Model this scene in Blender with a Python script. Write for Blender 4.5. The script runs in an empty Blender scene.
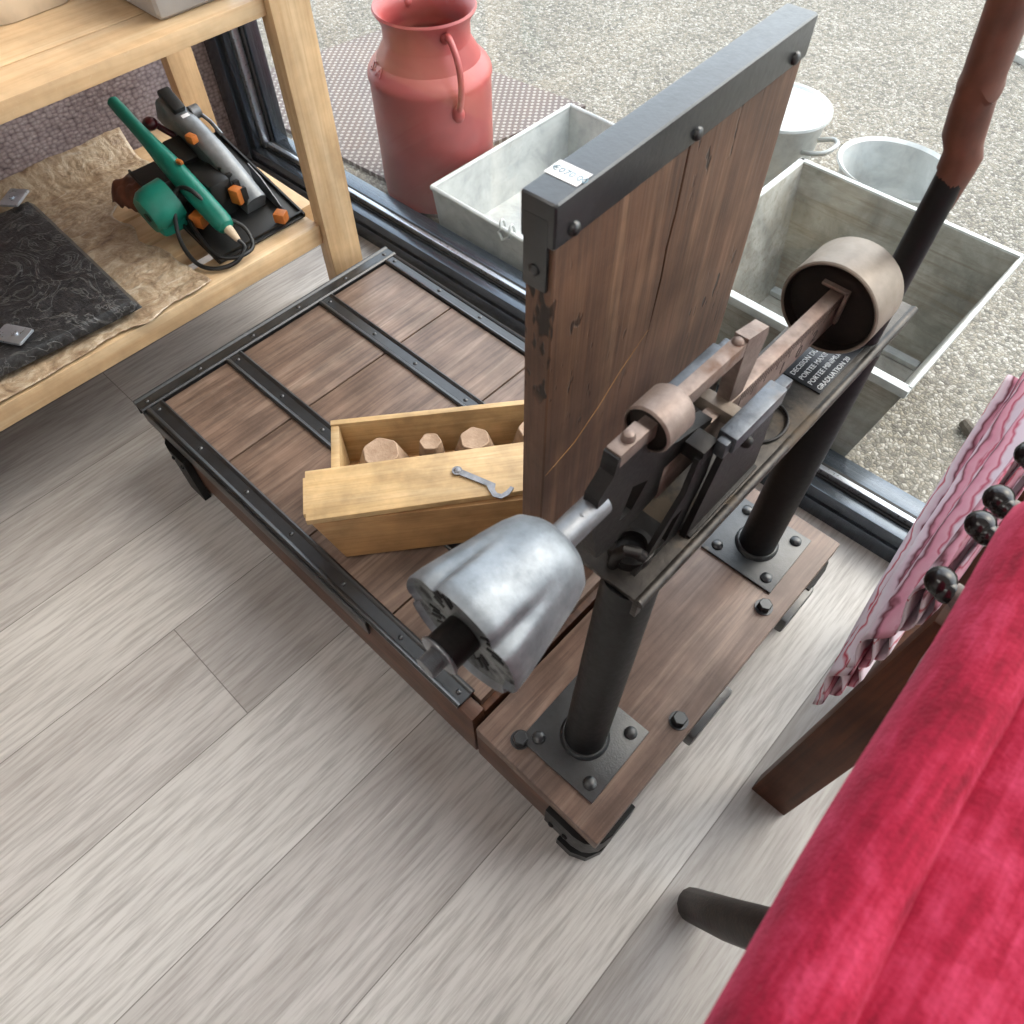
import bpy, bmesh, math, random
from mathutils import Vector, Matrix, noise
from mathutils.geometry import tessellate_polygon
random.seed(7)
PI = math.pi
C = bpy.context.scene.collection
V3 = Vector

# ------------------------------------------------------------------ materials
def lin(c):
    return tuple(((v/255)/12.92 if v/255 <= .04045 else ((v/255+.055)/1.055)**2.4) for v in c) + (1.0,)

class NT:
    def __init__(s, name):
        s.m = bpy.data.materials.new(name); s.m.use_nodes = True
        s.n = s.m.node_tree.nodes; s.l = s.m.node_tree.links
        s.p = s.n['Principled BSDF']; s.out = s.n['Material Output']
    def node(s, t, **kw):
        nd = s.n.new(t)
        for k, v in kw.items():
            if k in nd.inputs: nd.inputs[k].default_value = v
            else: setattr(nd, k, v)
        return nd
    def link(s, a, b): s.l.new(a, b)
    def coord(s, scale=(1,1,1), rot=(0,0,0)):
        tc = s.node('ShaderNodeTexCoord'); mp = s.node('ShaderNodeMapping')
        mp.inputs['Scale'].default_value = scale; mp.inputs['Rotation'].default_value = rot
        s.link(tc.outputs['Object'], mp.inputs['Vector']); return mp.outputs['Vector']
    def noise(s, vec, scale, detail=4, rough=.55, dist=0):
        nd = s.node('ShaderNodeTexNoise', Scale=scale, Detail=detail, Roughness=rough, Distortion=dist)
        s.link(vec, nd.inputs['Vector']); return nd.outputs['Fac']
    def ramp(s, fac, stops):
        nd = s.node('ShaderNodeValToRGB'); cr = nd.color_ramp
        while len(cr.elements) > 1: cr.elements.remove(cr.elements[-1])
        cr.elements[0].position = stops[0][0]; cr.elements[0].color = lin(stops[0][1]) if len(stops[0][1]) == 3 else stops[0][1]
        for p, c in stops[1:]:
            e = cr.elements.new(p); e.color = lin(c) if len(c) == 3 else c
        s.link(fac, nd.inputs['Fac']); return nd.outputs['Color']
    def mix(s, fac, a, b, blend='MIX'):
        nd = s.node('ShaderNodeMix', data_type='RGBA', blend_type=blend)
        for i, v in ((0, fac), (6, a), (7, b)):
            if isinstance(v, (int, float)): nd.inputs[i].default_value = v
            elif isinstance(v, tuple): nd.inputs[i].default_value = lin(v) if len(v) == 3 else v
            else: s.link(v, nd.inputs[i])
        return nd.outputs[2]
    def math(s, op, a, b=0.0):
        nd = s.node('ShaderNodeMath', operation=op)
        for i, v in enumerate((a, b)):
            if isinstance(v, (int, float)): nd.inputs[i].default_value = v
            else: s.link(v, nd.inputs[i])
        return nd.outputs[0]
    def bump(s, h, strength=.3, dist=.002):
        nd = s.node('ShaderNodeBump', Strength=strength, Distance=dist)
        s.link(h, nd.inputs['Height']); s.link(nd.outputs['Normal'], s.p.inputs['Normal'])
    def base(s, c):
        if isinstance(c, tuple): s.p.inputs['Base Color'].default_value = lin(c)
        else: s.link(c, s.p.inputs['Base Color'])
    def set(s, **kw):
        for k, v in kw.items():
            k = k.replace('_', ' ')
            if isinstance(v, (int, float)): s.p.inputs[k].default_value = v
            else: s.link(v, s.p.inputs[k])

def wood(name, dark, mid, light, axis='Y', scale=1.0, rough=.5, bump=.25, holes=False, scratch=0.0, spec=.5):
    t = NT(name)
    k = {'X': (1.2, 16, 16), 'Y': (16, 1.2, 16), 'Z': (16, 16, 1.2)}[axis]
    v = t.coord(tuple(a*scale for a in k))
    g = t.noise(v, 1.6, 6, .6, 1.2)
    kf = {'X': (3.5, 88, 88), 'Y': (88, 3.5, 88), 'Z': (88, 88, 3.5)}[axis]
    vf = t.coord(tuple(a*scale for a in kf))
    f = t.noise(vf, 1.5, 3, .6)
    pv = t.coord((1,1,1))
    patch = t.noise(pv, 7*scale, 5, .6)
    soft = tuple(a*.45+b*.55 for a, b in zip(dark, mid))
    c = t.ramp(g, [(.30, soft), (.5, mid), (.72, light)])
    fl = t.ramp(f, [(.44, (0,0,0)), (.68, (255,255,255))])
    c = t.mix(t.math('MULTIPLY', fl, .62), c, dark)
    spk = t.noise(t.coord(), 210*scale, 3, .7)
    c = t.mix(t.math('MULTIPLY', t.ramp(spk, [(.60, (0,0,0)), (.74, (255,255,255))]), .30), c, light)
    pr = t.ramp(patch, [(.35, (150,150,150)), (.65, (255,255,255))])
    c = t.mix(.6, c, pr, 'MULTIPLY')
    h = t.math('ADD', t.math('MULTIPLY', g, .5), f)
    if holes:
        hv = t.coord({'X': (14,60,60), 'Y': (60,14,60), 'Z': (60,60,22)}[axis])
        hn = t.noise(hv, 1.3, 2, .5)
        gate = t.noise(pv, 6.0, 2, .5)
        m = t.math('MULTIPLY', t.ramp(hn, [(.62, (0,0,0)), (.67, (255,255,255))]), t.ramp(gate, [(.48, (0,0,0)), (.58, (255,255,255))]))
        c = t.mix(m, c, (28,17,12)); h = t.math('SUBTRACT', h, t.math('MULTIPLY', m, 2.0))
    t.base(c); t.set(Roughness=t.math('ADD', t.math('MULTIPLY', patch, -.25), rough+.12))
    t.p.inputs['Specular IOR Level'].default_value = spec
    t.bump(h, bump, .0015); return t.m

def metal(name, col, worn=None, rust=None, rough=.4, metallic=.9, rustamt=.55, scale=1.0, bump=.15, spec=.5):
    t = NT(name); v = t.coord()
    n1 = t.noise(v, 28*scale, 6, .65); n2 = t.noise(v, 150*scale, 4, .6)
    n3 = t.noise(v, 9*scale, 5, .6)
    worn = worn or tuple(min(255, int(x*1.25)+6) for x in col)
    c = t.mix(t.ramp(n1, [(.35, (0,0,0)), (.7, (255,255,255))]), col, worn)
    if rust:
        m = t.ramp(t.math('ADD', t.math('MULTIPLY', n3, .7), t.math('MULTIPLY', n1, .3)), [(rustamt, (0,0,0)), (rustamt+.09, (255,255,255))])
        c = t.mix(m, c, rust)
        t.set(Metallic=t.math('MULTIPLY', t.math('SUBTRACT', 1.0, m), metallic))
        t.set(Roughness=t.math('ADD', t.math('MULTIPLY', m, .35), t.math('ADD', t.math('MULTIPLY', n2, .2), rough-.1)))
    else:
        t.set(Metallic=metallic, Roughness=t.math('ADD', t.math('MULTIPLY', n2, .25), rough-.12))
    t.p.inputs['Specular IOR Level'].default_value = spec
    t.base(c); t.bump(t.math('ADD', n2, t.math('MULTIPLY', n1, .6)), bump, .0015); return t.m

def plain(name, col, rough=.5, metallic=0, var=.12, nscale=40, bump=.0, sheen=0, spec=.5):
    t = NT(name); n = t.noise(t.coord(), nscale, 4)
    dk = tuple(int(x*(1-var)) for x in col); lt = tuple(min(255, int(x*(1+var))) for x in col)
    t.base(t.ramp(n, [(.3, dk), (.7, lt)])); t.set(Roughness=rough, Metallic=metallic)
    t.p.inputs['Specular IOR Level'].default_value = spec
    if sheen: t.p.inputs['Sheen Weight'].default_value = sheen
    if bump: t.bump(n, bump, .002)
    return t.m

def m_floor():
    t = NT('grey oak laminate')
    tc = t.node('ShaderNodeTexCoord'); sep = t.node('ShaderNodeSeparateXYZ')
    t.link(tc.outputs['Object'], sep.inputs[0])
    u = t.math('DIVIDE', t.math('ADD', sep.outputs['X'], 4.030), .2165); row = t.math('FLOOR', u)
    sh_ = t.math('FRACT', t.math('ADD', t.math('MULTIPLY', row, .381966), .486))
    w_ = t.math('ADD', t.math('DIVIDE', t.math('ADD', sep.outputs['Y'], 16.0), 1.6), sh_); idx = t.math('FLOOR', w_)
    eu = t.math('ABSOLUTE', t.math('SUBTRACT', t.math('FRACT', u), .5)); ew = t.math('ABSOLUTE', t.math('SUBTRACT', t.math('FRACT', w_), .5))
    joint = t.math('MAXIMUM', t.math('GREATER_THAN', eu, .4958), t.math('GREATER_THAN', ew, .49945))
    cmb = t.node('ShaderNodeCombineXYZ'); t.link(row, cmb.inputs['X']); t.link(idx, cmb.inputs['Y'])
    wn = t.node('ShaderNodeTexWhiteNoise', noise_dimensions='3D'); t.link(cmb.outputs[0], wn.inputs['Vector'])
    off = t.node('ShaderNodeVectorMath', operation='MULTIPLY_ADD')
    t.link(wn.outputs['Color'], off.inputs[0]); off.inputs[1].default_value = (3.7, 9.1, 0); t.link(tc.outputs['Object'], off.inputs[2])
    def nz(scale, s, d, dist=0):
        mp = t.node('ShaderNodeMapping'); mp.inputs['Scale'].default_value = scale
        t.link(off.outputs[0], mp.inputs['Vector']); return t.noise(mp.outputs[0], s, d, .6, dist)
    g = nz((6, .8, 1), 1.5, 6, .8); f = nz((130, 8, 1), 1.4, 6); w = nz((30, .9, 1), 1.7, 3, 1.5)
    tone = t.ramp(wn.outputs['Value'], [(0, (132,127,124)), (.5, (168,163,159)), (1, (196,193,189))])
    c = t.mix(t.math('MULTIPLY', t.ramp(g, [(.38, (0,0,0)), (.66, (255,255,255))]), .62), tone, (202,199,196))
    c = t.mix(t.math('MULTIPLY', t.ramp(f, [(.42, (0,0,0)), (.66, (255,255,255))]), .5), c, (116,109,105))
    c = t.mix(t.ramp(w, [(.71, (0,0,0)), (.74, (160,160,160))]), c, (222,219,215))
    c = t.mix(t.ramp(w, [(.235, (255,255,255)), (.26, (0,0,0))]), c, (88,80,76))
    c = t.mix(t.math('MULTIPLY', joint, .8), c, (104,98,94))
    t.base(c); t.set(Roughness=t.math('ADD', t.math('MULTIPLY', f, .2), .36))
    t.bump(t.math('SUBTRACT', f, joint), .12, .001); return t.m

def m_gravel():
    t = NT('washed pebble paving'); v = t.coord()
    def vor(s, feat='F1'):
        nd = t.node('ShaderNodeTexVoronoi', Scale=s, feature=feat); t.link(v, nd.inputs['Vector']); return nd
    a = vor(120.0); b = vor(120.0, 'DISTANCE_TO_EDGE')
    sep = t.node('ShaderNodeSeparateColor'); t.link(a.outputs['Color'], sep.inputs[0])
    c = t.ramp(sep.outputs[0], [(0, (100,96,88)), (.25, (128,122,111)), (.5, (146,138,123)), (.75, (158,153,142)), (1, (178,173,163))])
    e = t.ramp(b.outputs['Distance'], [(0, (255,255,255)), (.16, (0,0,0))])
    c = t.mix(t.math('MULTIPLY', e, .75), c, (86,81,74))
    c = t.mix(.5, c, t.ramp(t.noise(v, 3.0, 4), [(.3, (200,200,200)), (.7, (255,255,255))]), 'MULTIPLY')
    t.base(c); t.set(Roughness=.85)
    t.bump(b.outputs['Distance'], .8, .006); return t.m

def m_mat():
    t = NT('perforated mat'); v = t.coord((1,1,1), (0,0,.1))
    sep = t.node('ShaderNodeSeparateXYZ'); t.link(v, sep.inputs[0])
    sx = t.math('SINE', t.math('MULTIPLY', sep.outputs[0], 260.0)); sy = t.math('SINE', t.math('MULTIPLY', sep.outputs[1], 235.0))
    d = t.math('MULTIPLY', sx, sy)
    m = t.ramp(d, [(.2, (0,0,0)), (.5, (255,255,255))])
    c = t.mix(m, (104,92,88), (160,154,146)); c = t.mix(.5, c, t.ramp(t.noise(v, 6, 4), [(.3, (215,215,215)), (.7, (255,255,255))]), 'MULTIPLY')
    t.base(c); t.set(Roughness=.75); t.bump(m, .5, .004); return t.m

def m_zinc(name, base=(176,178,176), lt=(206,207,203), dk=(140,143,143), rough=.55, metallic=.25, spots=(150,146,134), streak=.15):
    t = NT(name); v = t.coord()
    n1 = t.noise(v, 9, 6, .65, .6); n2 = t.noise(v, 45, 5, .65); 
    vo = t.node('ShaderNodeTexVoronoi', Scale=34.0); t.link(v, vo.inputs['Vector'])
    c = t.ramp(n1, [(.3, dk), (.5, base), (.72, lt)])
    sp = t.node('ShaderNodeSeparateColor'); t.link(vo.outputs['Color'], sp.inputs[0])
    c = t.mix(t.math('MULTIPLY', sp.outputs[0], .18), c, lt)
    ln = t.noise(t.coord((2.5, 40, 40)), 1.5, 5, .7, .8)
    c = t.mix(t.math('MULTIPLY', t.ramp(ln, [(.5, (0,0,0)), (.68, (255,255,255))]), streak), c, spots)
    c = t.mix(t.ramp(n2, [(.62, (0,0,0)), (.75, (170,170,170))]), c, spots)
    t.base(c); t.set(Metallic=metallic, Roughness=t.math('ADD', t.math('MULTIPLY', n2, .3), rough-.15)); t.bump(n2, .12, .002); return t.m

def m_glass():
    t = NT('window glass'); t.n.remove(t.p)
    tr = t.node('ShaderNodeBsdfTransparent'); tr.inputs['Color'].default_value = (.93,.955,.95,1)
    gl = t.node('ShaderNodeBsdfGlossy'); gl.inputs['Roughness'].default_value = .0
    fr = t.node('ShaderNodeLayerWeight'); mx = t.node('ShaderNodeMixShader')
    t.link(t.math('MULTIPLY_ADD' if False else 'ADD', t.math('MULTIPLY', t.math('POWER', fr.outputs['Facing'], 5.0), .9), .035), mx.inputs[0])
    t.link(tr.outputs[0], mx.inputs[1]); t.link(gl.outputs[0], mx.inputs[2]); t.link(mx.outputs[0], t.out.inputs[0]); return t.m

def m_velvet():
    t = NT('red velvet'); v = t.coord()
    n = t.noise(v, 30, 5, .7); st = t.noise(t.coord((150, 12, 30)), 1.3, 5, .65); f = t.noise(v, 420, 2)
    c = t.ramp(t.math('ADD', t.math('MULTIPLY', n, .5), t.math('MULTIPLY', st, .5)), [(.38, (116,12,34)), (.5, (150,24,52)), (.62, (178,54,84))])
    c = t.mix(t.ramp(t.noise(v, 75, 3), [(.70, (0,0,0)), (.76, (150,150,150))]), c, (222,110,132))
    t.base(c); t.set(Roughness=.85); t.p.inputs['Sheen Weight'].default_value = .55; t.p.inputs['Sheen Roughness'].default_value = .4
    t.p.inputs['Sheen Tint'].default_value = lin((240,120,150)); t.p.inputs['Specular IOR Level'].default_value = .2
    t.bump(t.math('ADD', f, n), .35, .002); return t.m

def m_stripe():
    t = NT('pink striped cloth')
    uv = t.node('ShaderNodeUVMap'); sep = t.node('ShaderNodeSeparateXYZ'); t.link(uv.outputs[0], sep.inputs[0])
    v = t.coord(); n = t.noise(v, 14, 3)
    fac = t.math('FRACT', t.math('ADD', t.math('MULTIPLY', sep.outputs[0], 3.6), t.math('MULTIPLY', n, .75)))
    c = t.ramp(fac, [(0, (214,198,206)), (.30, (206,186,196)), (.36, (172,64,88)), (.40, (206,150,164)), (.52, (196,128,146)), (.58, (96,30,44)), (.64, (204,176,188)), (.80, (216,204,210)), (.84, (178,38,60)), (.88, (214,198,206))])
    t.base(c); t.set(Roughness=.8); t.bump(t.noise(v, 300, 2), .2, .001); return t.m

def m_wall_felt():
    t = NT('mauve woven felt'); v = t.coord()
    w = t.node('ShaderNodeTexVoronoi', Scale=105.0); w.inputs['Randomness'].default_value = .55
    t.link(t.coord((1, .75, 1.15)), w.inputs['Vector'])
    n = t.noise(v, 6, 4); f = t.noise(v, 130, 3)
    c = t.ramp(w.outputs['Distance'], [(0, (196,182,180)), (.5, (164,148,148)), (.9, (108,94,97))])
    c = t.mix(.7, c, t.ramp(n, [(.3, (190,184,184)), (.7, (255,255,255))]), 'MULTIPLY')
    t.base(c); t.set(Roughness=.9); t.bump(t.math('SUBTRACT', f, w.outputs['Distance']), .5, .004); return t.m

def m_wrap():
    t = NT('crumpled tan bubble wrap'); v = t.coord()
    n = t.noise(v, 20, 6, .7, 1.5); w = t.node('ShaderNodeTexVoronoi', Scale=85.0); t.link(v, w.inputs['Vector'])
    st = t.noise(t.coord((60, 12, 20), (0,0,.6)), 1.4, 5, .7, 1.0)
    c = t.ramp(n, [(.3, (122,98,76)), (.5, (172,150,124)), (.7, (208,194,172))])
    c = t.mix(t.ramp(st, [(.58, (0,0,0)), (.72, (200,200,200))]), c, (226,220,206))
    t.base(c); t.set(Roughness=.32); t.p.inputs['Coat Weight'].default_value = .35
    t.bump(t.math('ADD', t.math('MULTIPLY', st, 1.2), t.math('SUBTRACT', n, t.math('MULTIPLY', w.outputs['Distance'], .6))), .75, .004); return t.m

def m_blackwrap():
    t = NT('black plastic wrapped'); v = t.coord()
    n = t.noise(v, 60, 5, .7, .6); st = t.noise(t.coord((14, 70, 20), (0,0,-.3)), 1.2, 5, .7, 1.5); w = t.noise(v, 11, 3, .6, 2.5)
    c = t.ramp(n, [(.35, (24,24,26)), (.62, (58,58,60)), (.78, (112,112,112))])
    ln = t.ramp(w, [(.47, (0,0,0)), (.495, (200,200,200)), (.52, (0,0,0))])
    c = t.mix(t.math('MULTIPLY', ln, .5), c, (150,150,148))
    t.base(c); t.set(Roughness=.38); t.bump(t.math('ADD', st, t.math('ADD', n, ln)), .6, .003); return t.m

def m_scalebar():   # steel beam with engraved divisions along Y
    t = NT('engraved beam steel'); v = t.coord(); n = t.noise(v, 60, 5); n3 = t.noise(v, 14, 4)
    c = t.ramp(n, [(.3, (108,92,84)), (.6, (148,130,120)), (.8, (172,156,146))]); c = t.mix(t.ramp(n3, [(.52, (0,0,0)), (.66, (150,150,150))]), c, (120,84,66))
    t.base(c); t.set(Metallic=.45, Roughness=.5); t.bump(n, .15, .001); return t.m

M = {}
M['floor'] = m_floor(); M['gravel'] = m_gravel(); M['mat'] = m_mat(); M['glass'] = m_glass(); M['velvet'] = m_velvet()
M['stripe'] = m_stripe(); M['felt'] = m_wall_felt(); M['wrap'] = m_wrap(); M['blackwrap'] = m_blackwrap(); M['beam'] = m_scalebar()
M['zinc'] = m_zinc('galvanised zinc', (182,184,182), (208,209,205), (150,153,153)); M['zinc_old'] = m_zinc('weathered zinc', (150,148,140), (186,184,176), (112,110,104), .65, .2, (122,110,94), .65)
M['zinc_white'] = m_zinc('pale zinc', (178,181,180), (202,204,202), (148,152,152), .5, .2)
M['deck'] = wood('worn deck oak', (80,62,52), (128,105,91), (154,133,118), 'Y', 1.3, .46, .22)
M['board'] = wood('worn brown base board', (84,63,53), (122,98,85), (150,127,113), 'Y', 1.3, .46, .15)
M['side'] = wood('reddish side board', (64,38,25), (98,62,42), (122,82,58), 'X', 1.2, .45, .2)
M['panel'] = wood('dark wormy oak', (70,46,34), (110,78,59), (140,106,82), 'Z', 1.2, .5, .35, True)
M['paneledge'] = wood('dark edge wood', (40,26,20), (66,45,36), (92,66,52), 'Z', 1.6, .6, .4)
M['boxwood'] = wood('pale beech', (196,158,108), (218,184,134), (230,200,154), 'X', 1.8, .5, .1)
M['boxside'] = wood('honey beech side', (168,124,78), (190,146,98), (206,166,116), 'X', 1.5, .5, .1)  # darker copy of the pale beech, shade of the box side put into the colour
M['pine'] = wood('pale pine Y', (206,166,122), (224,190,148), (236,210,172), 'Y', .8, .5, .08)
M['pinez'] = wood('pale pine Z', (200,160,116), (222,186,142), (234,204,164), 'Z', .8, .5, .08)
M['pinex'] = wood('pale pine X', (204,164,120), (222,188,146), (236,208,170), 'X', .8, .5, .08)
M['leg'] = wood('dark walnut', (52,26,13), (88,48,26), (106,62,36), 'Z', 1.0, .55, .1, False, 0, .25)
M['legdark'] = wood('blackened wood', (20,13,10), (42,28,21), (66,46,34), 'X', 1.5, .5, .3)
M['weathered'] = wood('weathered grey wood', (70,58,54), (124,112,106), (168,156,148), 'Y', 2.2, .7, .6)
M['iron'] = metal('black painted iron', (17,18,20), (33,36,40), (62,52,44), .33, .1, .68, 1.0, .16, 1.0)
M['ironpost'] = metal('matt black iron tube', (12,12,13), (20,20,21), None, .48, .1, .6, .8, .12, .35)
M['irondark'] = metal('greasy black iron', (24,22,22), (42,38,36), (84,60,44), .45, .5, .60, 1.5, .25)
M['shelfiron'] = metal('greasy shelf iron', (50,47,45), (80,75,70), (88,76,62), .42, .6, .54, 1.3, .25)
M['steel'] = metal('bare worn steel', (112,114,118), (150,153,158), (96,86,78), .45, .75, .63, 1.2, .12)
M['cone'] = metal('cast zinc grey', (112,118,124), (150,156,162), (112,104,96), .50, .65, .60, 1.2, .2)
M['coneface'] = metal('cone face', (92,95,96), (128,131,132), (30,29,29), .5, .5, .50, 2.6, .4)
M['rusty'] = metal('rust brown steel', (112,96,88), (146,130,122), (106,80,66), .5, .45, .55, 1.6, .25)
M['weightgrey'] = metal('dull grey brown iron', (122,110,99), (150,138,126), (110,88,70), .5, .35, .62, .8, .2)
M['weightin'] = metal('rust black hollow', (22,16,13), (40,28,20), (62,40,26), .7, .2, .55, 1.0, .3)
M['hexweight'] = metal('brown cast iron weight', (150,122,98), (178,152,128), (112,82,62), .6, .2, .58, 1.6, .4)
M['capsteel'] = metal('worn grey steel', (66,69,74), (104,108,114), (92,78,66), .38, .7, .62, 1.3, .2)
M['flange'] = metal('dusty black iron', (24,26,28), (46,49,52), (112,102,90), .36, .15, .61, 2.2, .25, 1.0)
M['anthracite'] = plain('anthracite aluminium', (86,93,101), .22, .75, .04, 60)
M['gasket'] = plain('black gasket', (17,18,20), .6)
M['alu'] = metal('brushed aluminium', (176,182,190), (198,204,212), None, .3, .8, .6, 1, .03)
M['milkcan'] = plain('terracotta red paint', (160,72,70), .38, .0, .07, 9, .05)
M['lettering'] = plain('raised white letters', (206,210,212), .5)
M['plate'] = plain('nameplate black', (50,53,58), .4, .5)
M['paper'] = plain('white label paper', (236,234,236), .7, 0, .02)
M['ink'] = plain('grey blue ink', (116,142,156), .7)
M['engrave'] = plain('engraved dark', (70,58,52), .7)
M['teal'] = plain('teal green plastic', (24,118,100), .38, 0, .10, 25, .05)
M['blackpl'] = plain('black plastic', (24,24,24), .45, 0, .2, 50, .1)
M['cable'] = plain('black cable', (16,17,18), .4)
M['guard'] = metal('grey cast aluminium', (112,116,120), (140,144,148), None, .42, .5, .6, 1, .06)
M['orange'] = plain('orange plastic', (184,106,44), .5)
M['maroon'] = plain('maroon knob', (74,18,26), .3)
M['brownbag'] = plain('brown leathery scrap', (92,52,34), .6, 0, .3, 30, .5)
M['case'] = plain('grey plastic case', (150,146,143), .5, 0, .05, 20)
M['beige'] = plain('beige parcel', (190,170,145), .7, 0, .12, 14, .3)
M['chrome'] = metal('dull nickel', (112,112,116), (150,150,154), None, .45, .6, .6, 2, .2)
M['knob'] = plain('glossy black knob', (20,17,18), .2, 0, .3, 60, .1)
M['sheath'] = plain('brown leather sheath', (96,56,42), .5, 0, .15, 35, .3)
M['plaster'] = plain('white plaster', (226,224,220), .9)
M['concrete'] = plain('pale concrete', (176,174,168), .9, 0, .1, 30, .2)
M['twig'] = plain('grey brown twig', (84,76,66), .8, 0, .2, 60, .3)
M['lampframe'] = plain('white lamp frame', (230,230,230), .5)

# ------------------------------------------------------------------ geometry helpers
def frame(z, up=(0,0,1)):
    z = V3(z).normalized(); u = V3(up)
    if abs(z.dot(u)) > .98: u = V3((1,0,0))
    x = u.cross(z).normalized(); return x, z.cross(x), z

class MB:
    def __init__(s): s.b = bmesh.new()
    def box(s, lo, hi, rot=None, piv=None, bev=0.0, seg=2):
        t = bmesh.new(); bmesh.ops.create_cube(t, size=1)
        lo, hi = V3(lo), V3(hi); c = (lo+hi)/2; d = hi-lo
        for v in t.verts: v.co = V3((v.co.x*d.x, v.co.y*d.y, v.co.z*d.z))
        if bev: bmesh.ops.bevel(t, geom=t.edges[:], offset=bev, segments=seg, affect='EDGES', profile=.6)
        for v in t.verts:
            v.co += c
            if rot is not None:
                p = V3(piv) if piv is not None else c
                v.co = rot @ (v.co-p) + p
        s._merge(t); return s
    def _merge(s, t):
        me = bpy.data.meshes.new('t'); t.to_mesh(me); t.free(); s.b.from_mesh(me); bpy.data.meshes.remove(me)
    def rings(s, rings, closed=True, cap0=True, cap1=True, loop=False):
        vr = [[s.b.verts.new(p) for p in r] for r in rings]
        n = len(vr[0]); m = len(vr)
        for i in range(m if loop else m-1):
            a, b = vr[i], vr[(i+1) % m]
            for j in range(n if closed else n-1):
                k = (j+1) % n
                try: s.b.faces.new((a[j], a[k], b[k], b[j]))
                except ValueError: pass
        if not loop and closed:
            if cap0: s.b.faces.new(list(reversed(vr[0])))
            if cap1: s.b.faces.new(vr[-1])
        return vr
    def tube(s, pts, r, seg=12, caps=True, up=(0,0,1)):
        pts = [V3(p) for p in pts]; rs = r if isinstance(r, (list, tuple)) else [r]*len(pts)
        out = []; px = None
        for i, p in enumerate(pts):
            d = (pts[min(i+1, len(pts)-1)] - pts[max(i-1, 0)])
            if px is None: x, y, z = frame(d, up)
            else:
                z = d.normalized(); x = (px - z*px.dot(z)).normalized(); y = z.cross(x)
            px = x
            out.append([p + (x*math.cos(2*PI*j/seg) + y*math.sin(2*PI*j/seg))*rs[i] for j in range(seg)])
        s.rings(out, True, caps, caps); return s
    def cyl(s, a, b, r0, r1=None, seg=24): return s.tube([a, b], [r0, r0 if r1 is None else r1], seg)
    def lathe(s, base, axis, prof, seg=48, fn=None, up=(0,0,1), cap0=True, cap1=True):
        x, y, z = frame(axis, up); base = V3(base); out = []
        for (r, h) in prof:
            ring = []
            for j in range(seg):
                a = 2*PI*j/seg; rr = fn(r, h, a) if fn else r
                ring.append(base + z*h + (x*math.cos(a)+y*math.sin(a))*max(rr, 1e-5))
            out.append(ring)
        s.rings(out, True, cap0, cap1); return s
    def prism(s, outer, holes, origin, u, v, th):
        o, u, v = V3(origin), V3(u), V3(v); n = u.cross(v).normalized()
        loops = [outer] + list(holes); flat = [p for l in loops for p in l]
        tri = tessellate_polygon([[V3((p[0], p[1], 0)) for p in l] for l in loops])
        a = [s.b.verts.new(o+u*p[0]+v*p[1]-n*th/2) for p in flat]; b = [s.b.verts.new(o+u*p[0]+v*p[1]+n*th/2) for p in flat]
        for t in tri:
            s.b.faces.new([a[i] for i in t]); s.b.faces.new([b[i] for i in reversed(t)])
        k = 0
        for l in loops:
            m = len(l)
            for i in range(m):
                s.b.faces.new((a[k+i], a[k+(i+1) % m], b[k+(i+1) % m], b[k+i]))
            k += m
        return s
    def ball(s, c, r, sc=(1,1,1), seg=16):
        t = bmesh.new(); bmesh.ops.create_uvsphere(t, u_segments=seg, v_segments=seg//2+2, radius=r)
        for v in t.verts: v.co = V3((v.co.x*sc[0], v.co.y*sc[1], v.co.z*sc[2])) + V3(c)
        s._merge(t); return s
    def rivet(s, p, r, h, axis=(0,0,1), seg=12):
        return s.lathe(p, axis, [(r, 0), (r*.95, h*.5), (r*.7, h*.85), (r*.3, h)], seg)
    def grid(s, nu, nv, fn):
        g = [[s.b.verts.new(fn(i/(nu-1), j/(nv-1))) for j in range(nv)] for i in range(nu)]
        uvl = s.b.loops.layers.uv.verify()
        for i in range(nu-1):
            for j in range(nv-1):
                f = s.b.faces.new((g[i][j], g[i+1][j], g[i+1][j+1], g[i][j+1]))
                for lp, (a, c) in zip(f.loops, ((i,j),(i+1,j),(i+1,j+1),(i,j+1))): lp[uvl].uv = (a/(nu-1), c/(nv-1))
        return s

WL = {}
ROOTS = []
def thing(name, label, cat, loc=(0,0,0), group=None, rotz=0):
    o = bpy.data.objects.new(name, None); C.objects.link(o); o.location = loc; o.rotation_euler = (0,0,rotz); o.empty_display_size = .05
    o['label'] = label; o['category'] = cat
    if group: o['group'] = group
    WL[o.name] = V3(loc); ROOTS.append(o); return o
def obj(name, mb, mat, parent=None, loc=None, local=False, label=None, smooth=35, solid=0, bev=0):
    """link mb as ONE object; coordinates given in the world frame unless local"""
    off = V3((0,0,0))
    if parent is not None and not local: off = WL[parent.name]
    elif loc is not None and parent is None: off = V3(loc)
    if not local: bmesh.ops.translate(mb.b, verts=mb.b.verts[:], vec=-off)
    bmesh.ops.recalc_face_normals(mb.b, faces=mb.b.faces[:])
    me = bpy.data.meshes.new(name); mb.b.to_mesh(me); mb.b.free(); me.materials.append(M[mat] if isinstance(mat, str) else mat)
    for p in me.polygons: p.use_smooth = True
    me.set_sharp_from_angle(angle=math.radians(smooth))
    o = bpy.data.objects.new(name, me); C.objects.link(o)
    if solid:
        m = o.modifiers.new('solid', 'SOLIDIFY'); m.thickness = solid; m.offset = 0
    if bev:
        m = o.modifiers.new('bevel', 'BEVEL'); m.width = bev; m.segments = 2; m.limit_method = 'ANGLE'
    if parent is not None: o.parent = parent; WL[o.name] = WL[parent.name]
    else: o.location = off; WL[o.name] = off; ROOTS.append(o)
    if label: o['label'] = label
    return o
def tag(o, label, cat, group=None):
    o['label'] = label; o['category'] = cat
    if group: o['group'] = group
    return o
def struct(o): o['kind'] = 'structure'; return o
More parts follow.
